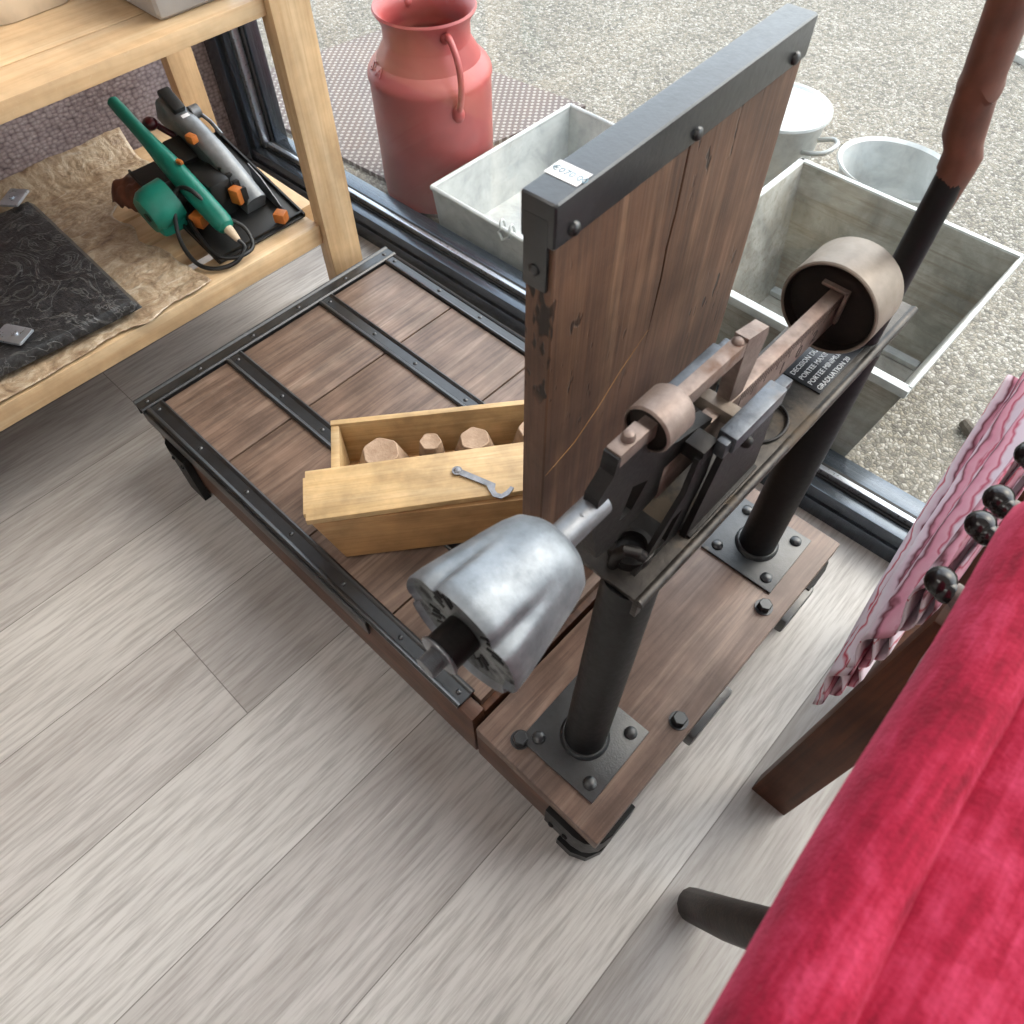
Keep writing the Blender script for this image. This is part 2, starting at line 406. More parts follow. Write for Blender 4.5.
def text_mb(lines):
    """lines: (string, origin, right axis, up axis, height, depth) -> MB holding the letters"""
    mb = MB()
    for (s, org, ux, uy, h, dep) in lines:
        cu = bpy.data.curves.new('letters', 'FONT'); cu.body = s; cu.size = h*1.38; cu.extrude = dep; cu.resolution_u = 2
        t = bpy.data.objects.new('letters', cu); C.objects.link(t)
        bpy.context.view_layer.update()
        me = bpy.data.meshes.new_from_object(t.evaluated_get(bpy.context.evaluated_depsgraph_get()))
        x, y = V3(ux).normalized(), V3(uy).normalized(); z = x.cross(y)
        mat = Matrix((x, y, z)).transposed().to_4x4(); mat.translation = V3(org)
        me.transform(mat); mb.b.from_mesh(me)
        bpy.data.objects.remove(t); bpy.data.curves.remove(cu); bpy.data.meshes.remove(me)
    return mb
def RZ(a): return Matrix.Rotation(a, 3, 'Z')
def RY(a): return Matrix.Rotation(a, 3, 'Y')
def RX(a): return Matrix.Rotation(a, 3, 'X')
F = -.18       # floor level in the frame of the platform top (everything is lifted by .18 at the end)
G = -.20       # ground outside

# ------------------------------------------------------------------ the room
WA = .0255     # the glazing is not quite parallel to the scale
wr = RZ(WA)
def wp(x, y, z): p = wr @ V3((x, y, 0)); return V3((p.x, p.y + .740, z))
def wbox(lo, hi, bev=.0015):
    mb = MB().box(lo, hi, None, None, bev)
    return mb
def wall_mb(lo, hi): return MB().box(lo, hi)
o = MB(); o.b.faces.new([o.b.verts.new(p) for p in [(-.9,-3.0,F), (3.4,-3.0,F), (3.4,.90,F), (-.9,.79,F)]]); struct(obj('floor', o, 'floor'))
struct(obj('ceiling', MB().box((-.95,-3.1,2.45), (3.5,.82,2.55)), 'plaster'))
struct(obj('wall_left', MB().box((-.90,-3.0,F), (-.805,.80,2.45)), 'felt'))
struct(obj('wall_back', MB().box((-.9,-3.1,F), (3.4,-3.0,2.45)), 'plaster'))
struct(obj('wall_right', MB().box((3.4,-3.0,F), (3.5,.86,2.45)), 'plaster'))

win = bpy.data.objects.new('window_1', None); C.objects.link(win); struct(win); WL['window_1'] = V3((0,0,0)); ROOTS.append(win)
win.location = (0, .740, 0); win.rotation_euler = (0, 0, WA)
X0, X1 = -.795, 3.38
mb = MB()
mb.box((X0, .0, F), (X1, .012, -.142), bev=.002).box((X0, .004, -.1415), (X1, .030, -.112), bev=.002).box((X0, .012, F), (X1, .05, -.118), bev=.001)
mb.box((X0, .0, F), (-.735, .012, 2.45), bev=.002).box((X0, .012, F), (-.715, .05, 2.45), bev=.002)
mb.box((X0, .0, 2.36), (X1, .05, 2.45), bev=.002)
obj('window_frame', mb, 'anthracite', win, local=True)
mb = MB().box((-.72, .037, -.1185), (X1, .049, -.098), bev=.003).box((-.716, .030, -.118), (-.700, .050, 2.36), bev=.003)
obj('glazing_bead', mb, 'alu', win, local=True)
mb = MB().box((-.72, .030, -.119), (X1, .037, -.110)).box((-.715, .050, -.119), (X1, .056, -.100)).box((-.7, .050, -.118), (-.69, .056, 2.36))
obj('gasket', mb, 'gasket', win, local=True)
mb = MB().box((-.72, .0565, -.125), (X1, .0605, 2.38)); obj('glass_pane', mb, 'glass', win, local=True)
mb = MB().box((X0, .061, -.198), (X1, .100, -.106), bev=.002).box((-.745, .061, -.198), (-.692, .1, 2.4), bev=.002); obj('outer_frame', mb, 'anthracite', win, local=True)
mb = MB().box((X0, .101, -.199), (X1, .118, -.15), bev=.002); obj('drip_sill', mb, 'alu', win, local=True)
o = MB(); o.b.faces.new([o.b.verts.new(p) for p in [(-9,.80,G), (10,.80,G), (10,14,G), (-9,14,G)]]); struct(obj('ground_outside', o, 'gravel'))

# ------------------------------------------------------------------ platform scale
sc = thing('platform_scale', 'old wooden platform scale with black iron straps, upright backboard and steelyard beam', 'scale', (.5,.3,F))
mb = MB()
mb.box((.0,.006,-.150), (.838,.030,-.006), bev=.003).box((.0,.570,-.150), (.838,.594,-.006), bev=.003).box((.0,.03,-.150), (.024,.57,-.006), bev=.003)
mb.box((.815,.03,-.150), (.838,.57,-.02), bev=.003)
obj('side_board', mb, 'side', sc)
mb = MB(); mb.box((.842,.006,-.150), (1.046,.034,-.0345), bev=.003).box((.842,.57,-.150), (1.046,.594,-.0345), bev=.003).box((1.022,.034,-.150), (1.046,.57,-.0345), bev=.003)
mb.box((.842,.05,-.15), (.86,.55,-.034)); obj('base_frame', mb, 'side', sc)
xs = [.018, .2185, .4385, .6385, .829]
for a, b in zip(xs[:-1], xs[1:]):
    obj('deck_plank', MB().box((a+.0015,.034,-.034), (b-.0015,.568,-.001), bev=.0015), 'deck', sc)
def strap(pts, w, rivets, upright=None):
    """rolled iron strap with raised edges from a to b (horizontal)"""
    a, b = V3(pts[0]), V3(pts[1]); d = (b-a).normalized(); s = V3((-d.y, d.x, 0)); h = w/2
    prof = [(-h,-.004), (-h,.0035), (-h*.82,.0055), (-h*.6,.0045), (-h*.5,.0025), (h*.5,.0025), (h*.6,.0045), (h*.82,.0055), (h,.0035), (h,-.004)]
    m = MB(); m.rings([[p + s*q + V3((0,0,z)) for q, z in prof] for p in (a, b)])
    for r in rivets: m.rivet(a + d*r + V3((0,0,.002)), .0042, .0028)
    return m
obj('iron_strap', strap([(-.002,-.002,0), (-.002,.602,0)], .036, [.018,.13,.25,.36,.48,.586]), 'iron', sc)
obj('iron_strap', strap([(.017,.0205,0), (.812,.0205,0)], .034, [.014,.145,.28,.40,.53,.66,.78]), 'iron', sc)
for y in (.1905, .4115): obj('iron_strap', strap([(.017,y,0), (.805,y,0)], .036, [.014,.15,.266,.40,.53,.66,.77]), 'iron', sc)
obj('iron_strap', strap([(.017,.5845,0), (.805,.5845,0)], .030, [.014,.15,.266,.40,.53,.66,.77]), 'iron', sc)
# iron edging down the sides
m = MB().box((-.004,-.0005,-.040), (.62,.004,-.002), bev=.001).box((-.021,-.001,-.03), (-.017,.601,-.002), bev=.001); obj('edge_iron', m, 'iron', sc)
# feet
def corner_foot(cx, cy, sx, sy, L=.085):
    m = MB(); t = .014
    pts = [(L,0), (0.036,0), (.020,.0035), (.0105,.0105), (.0035,.020), (0,.036), (0,L), (t,L), (t,t), (L,t)]
    P = [(cx+sx*p[0], cy+sy*p[1]) for p in pts]
    zt = -.036 if sx < 0 else -.060
    zb = -.098 if sx < 0 and sy > 0 else -.18
    m.prism(P, [], (0,0,(zb+zt)/2), (1,0,0), (0,1,0), zt-zb)
    if zb > -.18: m.box((cx+sx*.085,cy+sy*.026,-.18), (cx+sx*.030,cy+sy*.085,-.09))
    P2 = [(cx+sx*p, cy+sy*q) for p, q in [(.034,.002), (.06,.002), (.06,.06), (.002,.06), (.002,.034), (.012,.012)]]
    m.prism(P2, [], (0,0,-.165), (1,0,0), (0,1,0), .03)
    m.rivet((cx+sx*.048, cy, -.075), .005, .004, (0,-sy,0)).rivet((cx+sx*.072, cy, -.082), .005, .004, (0,-sy,0))
    return m
for cx, cy, sx, sy in ((.024,-.008,1,1), (.024,.608,1,-1), (1.070,-.006,-1,1), (1.070,.606,-1,-1)):
    obj('iron_foot', corner_foot(cx, cy, sx, sy), 'ironpost', sc, bev=.002)
obj('base_board', MB().box((.850,.001,-.034), (1.064,.603,.0), bev=.0025), 'board', sc)
for y, w in ((.205,.10), (.448,.085)):
    m = MB().box((1.041,y,-.075), (1.075,y+w,-.038), bev=.006).box((1.041,y+.01,-.11), (1.048,y+w-.01,-.06), bev=.002); obj('iron_catch', m, 'iron', sc)
# posts, flanges, bolts
def flange(cx, cy, ang):
    m = MB().box((cx-.062,cy-.062,0), (cx+.062,cy+.062,.0045), RZ(ang), (cx,cy,0), .0012)
    for a in range(4):
        q = RZ(ang) @ V3((.044*(1 if a in (0,3) else -1), .044*(1 if a < 2 else -1), 0))
        m.rivet((cx+q.x, cy+q.y, .004), .0092, .0065, seg=16)
    m.lathe((cx,cy,.004), (0,0,1), [(.034,0), (.0335,.004), (.0305,.008), (.029,.008)], 32)
    return m
for cx, cy in ((.965,.094), (.967,.510)):
    obj('post_flange', flange(cx, cy, .02), 'flange', sc)
obj('post', MB().cyl((.965,.094,.004), (.962,.112,.4235), .0285, .0265, 40), 'ironpost', sc)
obj('post', MB().cyl((.967,.510,.004), (.965,.512,.4235), .0285, .0255, 40), 'ironpost', sc)
for x, y in ((1.036,.424), (1.045,.198), (.905,.031), (.884,.585)):
    m = MB().lathe((x,y,.0), (0,0,1), [(.0135,0), (.0135,.002), (.012,.002)], 20); m.lathe((x,y,.002), (0,0,1), [(.0105,0), (.0105,.010), (.009,.0115)], 6)
    obj('hex_bolt', m, 'iron', sc)
# upper rod with leather sheath on the far post
m = MB(); m.tube([(.967,.512,.4345), (.968,.514,.50), (.9685,.515,.628)], [.0150,.0140,.0130], 20); obj('upper_rod', m, 'ironpost', sc)
m = MB()
def sheath(t, j, n=28):
    pass
secs = [(.612,.0140,.000,.002), (.626,.0148,.001,.0), (.640,.0150,.000,.002), (.652,.0156,-.006,.0), (.672,.0156,-.010,.0), (.690,.0152,-.013,.0), (.694,.0170,-.013,.0), (.700,.0162,-.014,.0), (.78,.0165,-.024,.0), (.95,.017,-.045,.0)]
rings = []
for (z, r, dx, dy) in secs:
    rings.append([V3((.968+dx + r*math.cos(a)*(1.0+.12*math.sin(2*a+z*40)), .516+dy + r*math.sin(a), z + (-.022*math.cos(a+.3) if z < .62 else .006*math.sin(3*a)*(1 if .68 < z < .71 else 0)))) for a in [2*PI*j/28 for j in range(28)]])
m.rings(rings, True, True, True); obj('rod_sheath', m, 'sheath', sc, label='brown leathery sheath on the upper rod')

# backboard
bb_a = math.radians(2.74); br_ = RZ(bb_a); bp = (.820,.153,0)
def bl(x, y, z): q = br_ @ V3((x, y, 0)); return V3((bp[0]+q.x, bp[1]+q.y, z))
W_ = .362
crk = [(.168,.50), (.1705,.54), (.1690,.575), (.1735,.61), (.1745,.672)]
m = MB().prism([(0,.003), (W_,.003), (W_,.672), (.1762,.672), (.1752,.61), (.1707,.575), (.1718,.54), (.168,.50)] + [(a-.0002, z) for a, z in crk[1:]] + [(0,.672)], [], bl(-.0135,0,0), br_ @ V3((0,1,0)), (0,0,1), .027)
obj('backboard_plank', m, 'panel', sc, bev=.0015)
m = MB().tube([bl(.0002,y,z) for y, z in ((.004,.395), (.05,.405), (.09,.428), (.12,.452), (.165,.478))], [.0003,.0006,.0006,.0005,.0002], 6); obj('scratch', m, 'boxside', sc, label='pale scratch')
m = MB().box((bp[0]-.0300, bp[1]-.0035, .667), (bp[0]+.0022, bp[1]+W_+.0030, .704), br_, bp, .0035, 3)
m.box((bp[0]-.0265, bp[1]-.0040, .628), (bp[0]-.004, bp[1]-.0002, .69), br_, bp, .0015)
for y, z in ((.018,.676), (.178,.676), (.338,.676)):
    m.rivet(bl(.002, y, z), .0058, .0045, br_ @ V3((1,0,0)), 16)
m.rivet(bl(-.015, -.0038, .645), .005, .003, (0,-1,0))
obj('top_cap', m, 'iron', sc, label='black iron cap along the top of the backboard')
# price label
m = MB().box(bl(-.0295,.022,.7042), bl(-.0295,.022,.7042)+V3((.0285,.0185,.0004)), br_, bl(-.0295,.022,.7042))
lab = obj('price_label', m, 'paper', sc, label='white price label')
ex, ey = br_ @ V3((1,0,0)), br_ @ V3((0,1,0))
obj('label_print', text_mb([('\u20ac070.00', bl(-.0285,.0280,.7047), ex, ey, .0065, .0002)]), 'ink', lab)

# beam shelf
zs = .430
m = MB().box((.895,.090,zs-.006), (.985,.600,zs), bev=.001); 
m.tube([(.984,.0905,zs-.0035), (.984,.5995,zs-.0035)], .0052, 12); m.box((.979,.090,zs-.028), (.985,.600,zs-.002), bev=.001); m.box((.895,.090,zs-.028), (.901,.600,zs-.002), bev=.001)
shelf = obj('beam_shelf', m, 'shelfiron', sc)
ring = [(.950+.024*math.cos(a), .335+.030*math.sin(a), zs+.002) for a in [-.9+2.4*i/20 for i in range(21)]]
obj('wire_loop', MB().tube(ring, .0018, 8), 'irondark', shelf)
pl = obj('name_plate', MB().box((.917,.408,zs), (.974,.520,zs+.0016), bev=.0006), 'plate', sc, label='black name plate with raised white letters')
rows = ['FALLER', 'DECISION DU', 'PORTEE MAXIMUM', 'PORTEE MINIMUM', 'GRADUATION 20']
obj('lettering', text_mb([(t, (.930+.0105*i, .412, zs+.0016), (0,1,0), (-1,0,0), .0058, .0004) for i, t in enumerate(rows)]), 'lettering', pl)

# pivot pillars either side of the beam
def pillar(x, y0, y1, zt, s):
    m = MB(); m.prism([(y0-.022,zs), (y1+.012,zs), (y1,zt-.02), (y1,zt), (y0,zt), (y0,zt-.02)], [], (x,0,0), (0,1,0), (0,0,1), .006)
    m.box((x-.007,y0-.020,zs), (x+.007,y1+.010,zs+.004), bev=.001)
    return m
for x, y0, y1, zt, s in ((.972,.192,.272,.548,1), (.913,.196,.276,.548,-1)):
    p = obj('pivot_pillar', pillar(x, y0, y1, zt, s), 'irondark', sc)
    m = MB().box((x-.0085,y0,zt-.012), (x+.0085,y1-.006,zt+.006), bev=.002).box((x-.006,y1-.008,zt-.008), (x+.005,y1+.010,zt+.002), bev=.0015).box((x-.005,y0-.008,zt-.014), (x+.005,y0+.002,zt+.003), bev=.0015)
    obj('bearing_cap', m, 'capsteel', p)
    obj('pivot_pin', MB().rivet((x+s*.003,y0+.035,zt-.030), .006, .007, (s,0,0), 14), 'irondark', p)
obj('pivot_axle', MB().box((.918,.228,.520), (.967,.242,.534), bev=.002), 'weightgrey', sc)
# steelyard beam
bz = .516; bx = .940
beam = obj('main_beam', MB().box((bx-.0068,.150,bz-.031), (bx+.0068,.480,bz+.012), bev=.0012), 'beam', sc, label='engraved steel weighing beam')
m = MB()
for i in range(42):
    y = .262+i*.0042; L = .017 if i % 5 == 0 else .010
    m.box((bx+.0066,y,bz+.010-L), (bx+.0071,y+.0007,bz+.010))
eng = obj('graduation', m, 'engrave', beam)
for tx, y in (('1',.335), ('0',.365), ('2',.393)): obj('digit', text_mb([(tx, (bx+.0069,y,bz-.024), (0,1,0), (0,0,1), .016, .0002)]), 'engrave', beam)
# tare beam above, its end piece and the head plate
m = MB().box((bx-.006,.110,.588), (bx+.006,.258,.604), RX(-.03), (bx,.18,.596), .0012)
m.prism([(.236,.606), (.268,.598), (.272,.588), (.262,.53), (.240,.53)], [], (bx,0,0), (0,1,0), (0,0,1), .0125)
m.rivet((bx,.232,.600), .0055, .006, (0,0,1), 14)
obj('tare_beam', m, 'rusty', sc)
m = MB().prism([(.078,.607), (.106,.607), (.118,.578), (.160,.552), (.215,.534), (.215,.500), (.150,.492), (.118,.486), (.092,.478), (.072,.484), (.060,.535), (.062,.575), (.076,.590)],
               [[(.096,.512), (.106,.548), (.128,.535), (.112,.510)]], (bx,0,0), (0,1,0), (0,0,1), .013)
obj('head_plate', m, 'irondark', sc)
obj('head_block', MB().box((bx-.0066,.080,.594), (bx+.0066,.112,.6090), bev=.0015).rivet((bx,.096,.6085), .0055, .0065, (0,0,1), 16), 'rusty', sc)
m = MB().prism([(.108,zs), (.170,zs), (.190,.500), (.190,.540), (.166,.540), (.160,.50)], [[(.132,.440), (.150,.440), (.165,.475), (.150,.475)]], (.964,0,0), (0,1,0), (0,0,1), .005)
m.box((.948,.170,.530), (.967,.190,.546), bev=.001).box((.925,.115,zs), (.966,.165,zs+.006), bev=.001)
obj('fork_plate', m, 'irondark', sc)
hk = [(.945,.104,.432), (.947,.103,.452), (.953,.106,.462), (.961,.112,.460), (.964,.118,.450)]
m = MB().tube(hk, .0055, 12); m.lathe((.948,.125,zs), (0,0,1), [(.020,0), (.020,.012), (.014,.014), (.014,.006), (.006,.006)], 24); obj('locking_hook', m, 'irondark', sc)
# sliding weights
def hollow(base, R, L, w=.006, dep=.02, seg=56):
    return MB().lathe(base, (0,1,0), [(R-w,dep), (R-w,.0015), (R-w*.7,.0), (R-.0012,.0003), (R,.002), (R,L-.003), (R-.002,L), (.01,L)], seg, cap0=False)
big = obj('sliding_weight', hollow((bx,.426,.510), .0495, .055, .0035, .016), 'weightgrey', sc, label='large grey brown sliding weight')
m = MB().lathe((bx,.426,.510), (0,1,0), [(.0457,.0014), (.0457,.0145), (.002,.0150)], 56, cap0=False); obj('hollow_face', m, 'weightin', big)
m = MB().box((bx-.016,.430,.5300), (bx+.0120,.436,.5335), bev=.001).box((bx+.0087,.430,.496), (bx+.0122,.436,.5335), bev=.001); obj('slide_bracket', m, 'rusty', big)
sm = obj('sliding_weight', hollow((bx,.118,.597), .0200, .034, .0022, .006, 40), 'rusty', sc, label='small rusty sliding weight')
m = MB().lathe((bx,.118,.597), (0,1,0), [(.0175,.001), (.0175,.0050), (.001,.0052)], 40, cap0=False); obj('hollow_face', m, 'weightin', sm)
# counterpoise
m = MB().tube([(bx,.022,.556), (bx,.074,.557)], .0112, 20).rivet((bx+.002,.050,.567), .002, .001); pass
obj('counterpoise_rod', m, 'steel', sc)
def flute(r, h, a):
    q = max(0.0, math.cos(5*(a+.15)))
    g = max(0.0, 1-h/.058)
    return r*(1-.14*g*q**6)
prof = [(.0415,.0055), (.0475,.0045), (.0500,.0), (.0510,.002), (.0502,.012), (.0482,.024), (.0460,.036), (.0435,.050), (.0410,.064), (.0385,.076), (.0350,.086), (.0270,.0935), (.0120,.0955)]
prof[0] = (.0440,.0060)
cone = obj('counterpoise', MB().lathe((bx,-.070,.553), (0,1,0), prof, 120, flute, cap0=False), 'cone', sc, smooth=50, label='fluted grey counterpoise weight')
m = MB().lathe((bx,-.070,.553), (0,1,0), [(.0475,.0045), (.044,.0058), (.002,.0058)], 120, flute, cap0=False)
face = obj('counterpoise_face', m, 'coneface', cone)
m = MB()
for a0 in (0.5, 2.4, 4.0, 5.4):
    for k in range(5):
        a = a0+k*.17; r0 = .021+.004*((k*7) % 3); r1 = r0+.010+.003*(k % 2)
        x_, y_, z_ = frame((0,1,0))
        d = x_*math.cos(a)+y_*math.sin(a); 
        m.tube([V3((bx,-.0645,.553))+d*r0, V3((bx,-.0645,.553))+d*r1], .0011, 6)
obj('raised_mark', m, 'blackpl', face)
m = MB().lathe((bx,-.0870,.553), (0,1,0), [(.0130,.0), (.0145,.0015), (.0145,.021), (.014,.0225)], 24); obj('lock_nut', m, 'irondark', cone)
pr = []
for i in range(15): pr += [(.0082,i*.0014), (.0074,i*.0014+.0007)]
m = MB().lathe((bx,-.1000,.553), (0,1,0), [(.0068,-.0006)]+pr[:20]+[(.008,.016)], 20); m.lathe((bx,-.0885,.553), (0,1,0), [(.0155,0), (.016,.001), (.0155,.0022)], 24)
obj('threaded_stud', m, 'steel', cone)

# ------------------------------------------------------------------ weight box on the platform
ba = math.radians(51.2)
bx0 = V3((.3615,.1735,.0058))
box_ = thing('weight_box', 'pale wooden weight box with lid slid half open on the scale deck', 'box', bx0, rotz=ba-0)
# local frame: x along the box, -y toward the viewer side
L_, D_, H_, t_ = .385, .196, .104, .010
m = MB().box((0,-t_,0), (L_,0,H_), bev=.0012).box((0,-D_,0), (L_,-D_+t_,H_-.006), bev=.0012)
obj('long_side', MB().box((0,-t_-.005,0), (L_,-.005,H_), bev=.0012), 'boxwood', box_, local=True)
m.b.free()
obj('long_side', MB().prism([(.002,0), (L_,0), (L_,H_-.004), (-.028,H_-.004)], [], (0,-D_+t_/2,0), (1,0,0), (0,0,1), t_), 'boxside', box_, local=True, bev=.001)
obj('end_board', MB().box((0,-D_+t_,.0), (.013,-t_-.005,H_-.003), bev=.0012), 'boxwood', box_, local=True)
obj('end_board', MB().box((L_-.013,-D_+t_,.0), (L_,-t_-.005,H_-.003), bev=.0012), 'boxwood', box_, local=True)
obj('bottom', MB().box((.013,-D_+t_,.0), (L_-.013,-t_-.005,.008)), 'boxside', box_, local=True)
lz = H_-.0030
m = MB().box((0,0,0), (.405,.090,.011), bev=.0012).box((-.0035,.012,.0005), (.001,.078,.0105), bev=.001)
for yy in (.018,.072): m.lathe((.014,yy,.0108), (0,0,1), [(.0016,0), (.0014,.0006)], 8)
lrot = Matrix.Rotation(math.radians(3.5), 4, 'Z')
lid = obj('lid', m, 'boxwood', box_, local=True)
lid.location = (-.034, -D_-.001, lz); lid.rotation_euler = (0,0,math.radians(1.6))
m = MB(); m.prism([(.0,-.0045), (.045,-.004), (.052,-.010), (.060,-.0155), (.071,-.014), (.077,-.004), (.078,.008), (.073,.0085), (.0715,.0), (.068,-.0075), (.062,-.0085), (.057,-.0045), (.054,.0035), (.0,.0045), (-.004,.0)], [], (0,0,0), (1,0,0), (0,1,0), .0022)
m.rivet((0,0,.001), .0048, .003, (0,0,1), 14).lathe((0,0,0), (0,0,1), [(.0068,-.001), (.0068,.0018)], 18)
hk = obj('hook_latch', m, 'chrome', lid, local=True, label='nickel hook latch'); hk.location = (.224,.050,.0135); hk.rotation_euler = (0,0,math.radians(-36)); hk.scale = (1.15,1.15,1)

# cast iron weights in the box
def hexw(R, h, top=.60):
    m = MB()
    def hexring(r, z, rr=.12):
        out = []
        for k in range(6):
            a = PI/6+k*PI/3
            for s in (-1, 1):
                b = a+s*rr; out.append(V3((r*math.cos(b), r*math.sin(b), z)))
        return out
    m.rings([hexring(R*.96,0), hexring(R,.003), hexring(R,h*.12), hexring(R*(top+.03),h*.96), hexring(R*top,h), hexring(R*(top-.12),h-.001)])
    return m
def inbox(x, y, z): q = RZ(ba) @ V3((x, y, 0)); return V3((bx0.x+q.x, bx0.y+q.y, bx0.z+z))
wspec = [('largest brown cast iron weight with broad hexagonal top in the box', .076, -.076, .056, .092, .1, .50),
         ('smallest rough brown iron weight between two larger ones in the box', .153, -.062, .0255, .087, .4, .66),
         ('medium brown hexagonal iron weight between the smallest weight and the backboard', .222, -.068, .046, .089, .05, .50),
         ('brown hexagonal iron weight half hidden behind the upright backboard', .316, -.066, .044, .094, .3, .54)]
for lb, x, y, R, h, a, tp in wspec:
    o = obj('iron_weight', hexw(R, h, tp), 'hexweight', local=True, bev=.0012); o.location = inbox(x, y, .0085); o.rotation_euler = (0,0,ba+a)
    tag(o, lb, 'weight', 'cast iron weights in the wooden box')

# ------------------------------------------------------------------ pine shelving unit at the left
sh = thing('shelving_unit', 'pale pine two tier shelving unit beside the window', 'shelf', (-.35,-.2,F))
obj('leg', MB().box((-.100,.497,F), (-.066,.572,1.10), bev=.002), 'pinez', sh)
obj('leg', MB().box((-.640,.535,F), (-.606,.598,.455), bev=.002), 'pinez', sh)
obj('leg', MB().box((-.100,-.95,F), (-.066,-.875,1.10), bev=.002), 'pinez', sh)
obj('leg', MB().box((-.640,-.95,F), (-.606,-.875,.455), bev=.002), 'pinez', sh)
obj('front_rail', MB().box((-.150,-.875,.038), (-.082,.496,.080), bev=.002), 'pine', sh)
obj('end_rail', MB().box((-.640,.440,.038), (-.152,.534,.080), bev=.002), 'pinex', sh)
for a, b in ((-.275,-.205), (-.375,-.285), (-.475,-.385), (-.600,-.485)):
    obj('shelf_slat', MB().box((a,-.875,.052), (b,.439,.080), bev=.0015), 'pine', sh)
obj('top_rail', MB().box((-.168,-.93,.461), (-.080,.4965,.487), bev=.002), 'pine', sh)
for i in range(4):
    a = -.170-(i+1)*.128
    obj('top_board', MB().box((a+.001,-.93,.462), (a+.126,.60,.486), bev=.0015), 'pine', sh)

# grey case and beige parcel on the top board
cs = thing('tool_case', 'grey plastic tool case on the top shelf near the upright', 'case', (-.25,.40,.487))
obj('case_shell', MB().box((-.395,.338,.487), (-.118,.470,.545), bev=.012, seg=3), 'case', cs)
obj('case_lid', MB().box((-.392,.341,.547), (-.121,.467,.590), bev=.012, seg=3), 'case', cs)
for ya in (.385,.432): obj('case_clasp', MB().box((-.119,ya,.520), (-.110,ya+.019,.566), bev=.003), 'case', cs)
m = MB(); pts = 40
def parcel(u, v):
    a = u*2*PI; z = v
    return V3((-.40+.115*math.copysign(abs(math.cos(a))**.5, math.cos(a))*(1-.25*z*z)+.006*noise.noise(V3((math.cos(a)*3, math.sin(a)*3, z*4))), .225+.085*math.copysign(abs(math.sin(a))**.5, math.sin(a))*(1-.25*z*z), .487+.075*z))
m.rings([[parcel(j/40, v) for j in range(40)] for v in (0,.1,.3,.5,.7,.85,.95,1.0)])
tag(obj('parcel', m, 'beige', loc=(-.40,.225,.487)), 'soft beige parcel beside the grey case on the top shelf', 'parcel')

# bubble wrap sheet, wrapped black panel
def wrapfn(u, v):
    k = min(1.0, max(0.0, (u-.16)/.22)); k = k*k*(3-2*k)
    ymax = .375-.150*k+.022*max(0, (u-.6)/.4)+.012*noise.noise(V3((u*9, 5, 1)))
    x = -.597+u*.512; y = -.62+v*(ymax+.62)
    z = .0845+.0055*abs(noise.noise(V3((x*16, y*16, 0))))+.004*abs(noise.noise(V3((x*45, y*45, 2))))
    if u < .10: z += .05*((.10-u)/.10)**1.5
    return V3((x+.014*noise.noise(V3((y*14, 3, u*3)))*(u > .5), y, z))
tag(obj('bubble_wrap', MB().grid(90, 150, wrapfn), 'wrap', loc=(-.34,-.12,.082), solid=.0012), 'crumpled tan bubble wrap sheet spread over the lower pine shelf', 'wrapping')
def poly_panel(cor, z0, z1, n=44):
    a, b, c, d = [V3(p) for p in cor]
    def fn(u, v):
        p = (a*(1-u)+b*u)*(1-v)+(d*(1-u)+c*u)*v
        e = min(u, 1-u, v, 1-v)
        z = z1 - (z1-z0)*max(0, 1-e/.035)**2 + .003*abs(noise.noise(p*25)) - (.0 if e > 0 else 0)
        return V3((p.x, p.y, z))
    return fn
bpanel = thing('wrapped_panel', 'flat black panel in clear plastic lying on the bubble wrap', 'panel', (-.38,-.05,.098))
obj('black_panel', MB().grid(44, 44, poly_panel([(-.535,.128,0), (-.100,.112,0), (-.135,-.30,0), (-.535,-.30,0)], .0985, .117)), 'blackwrap', bpanel, solid=.003)
for (x, y, a) in ((-.160,-.080,.5), (-.535,.098,-.9)):
    m = MB().box((-.034,-.020,0), (.022,.020,.007), bev=.005).lathe((.0,.0,.007), (0,0,1), [(.005,0), (.005,.003)], 12)
    o = obj('metal_clip', m, 'alu', bpanel, local=True); o.location = V3((x,y,.1225))-V3((-.38,-.05,.098)); o.rotation_euler = (0,0,a)

# ------------------------------------------------------------------ circular saw
saw = thing('circular_saw', 'green and grey circular saw with coiled black cord on the lower shelf', 'saw', (-.25,.37,.080))
hf, hr = V3((-.450,.334,.262)), V3((-.135,.333,.130))
ax = (hr-hf); Lh = ax.length; ax.normalize()
prof = [(.006,0), (.0115,.006), (.0125,.03), (.0128,Lh*.2), (.015,Lh*.34), (.0195,Lh*.5), (.0205,Lh*.62), (.0205,Lh*.8), (.0195,Lh*.95), (.016,Lh*.985), (.009,Lh)]
obj('handle', MB().lathe(hf, ax, prof, 32), 'teal', saw, label='long teal handle')
obj('cord_boot', MB().lathe(hr-ax*.004, ax, [(.0095,0), (.009,.01), (.006,.03), (.0045,.034)], 16), 'beige', saw)
# sole plate, pitched
pr_ = RY(math.radians(15)); pp = (-.120,.39,.0845)
m = MB().box((-.40,.285,.0825), (-.120,.492,.0865), pr_, pp, .0015).box((-.13,.285,.086), (-.126,.492,.094), pr_, pp).box((-.40,.286,.086), (-.12,.290,.093), pr_, pp).box((-.40,.488,.086), (-.12,.492,.093), pr_, pp)
obj('sole_plate', m, 'blackpl', saw)
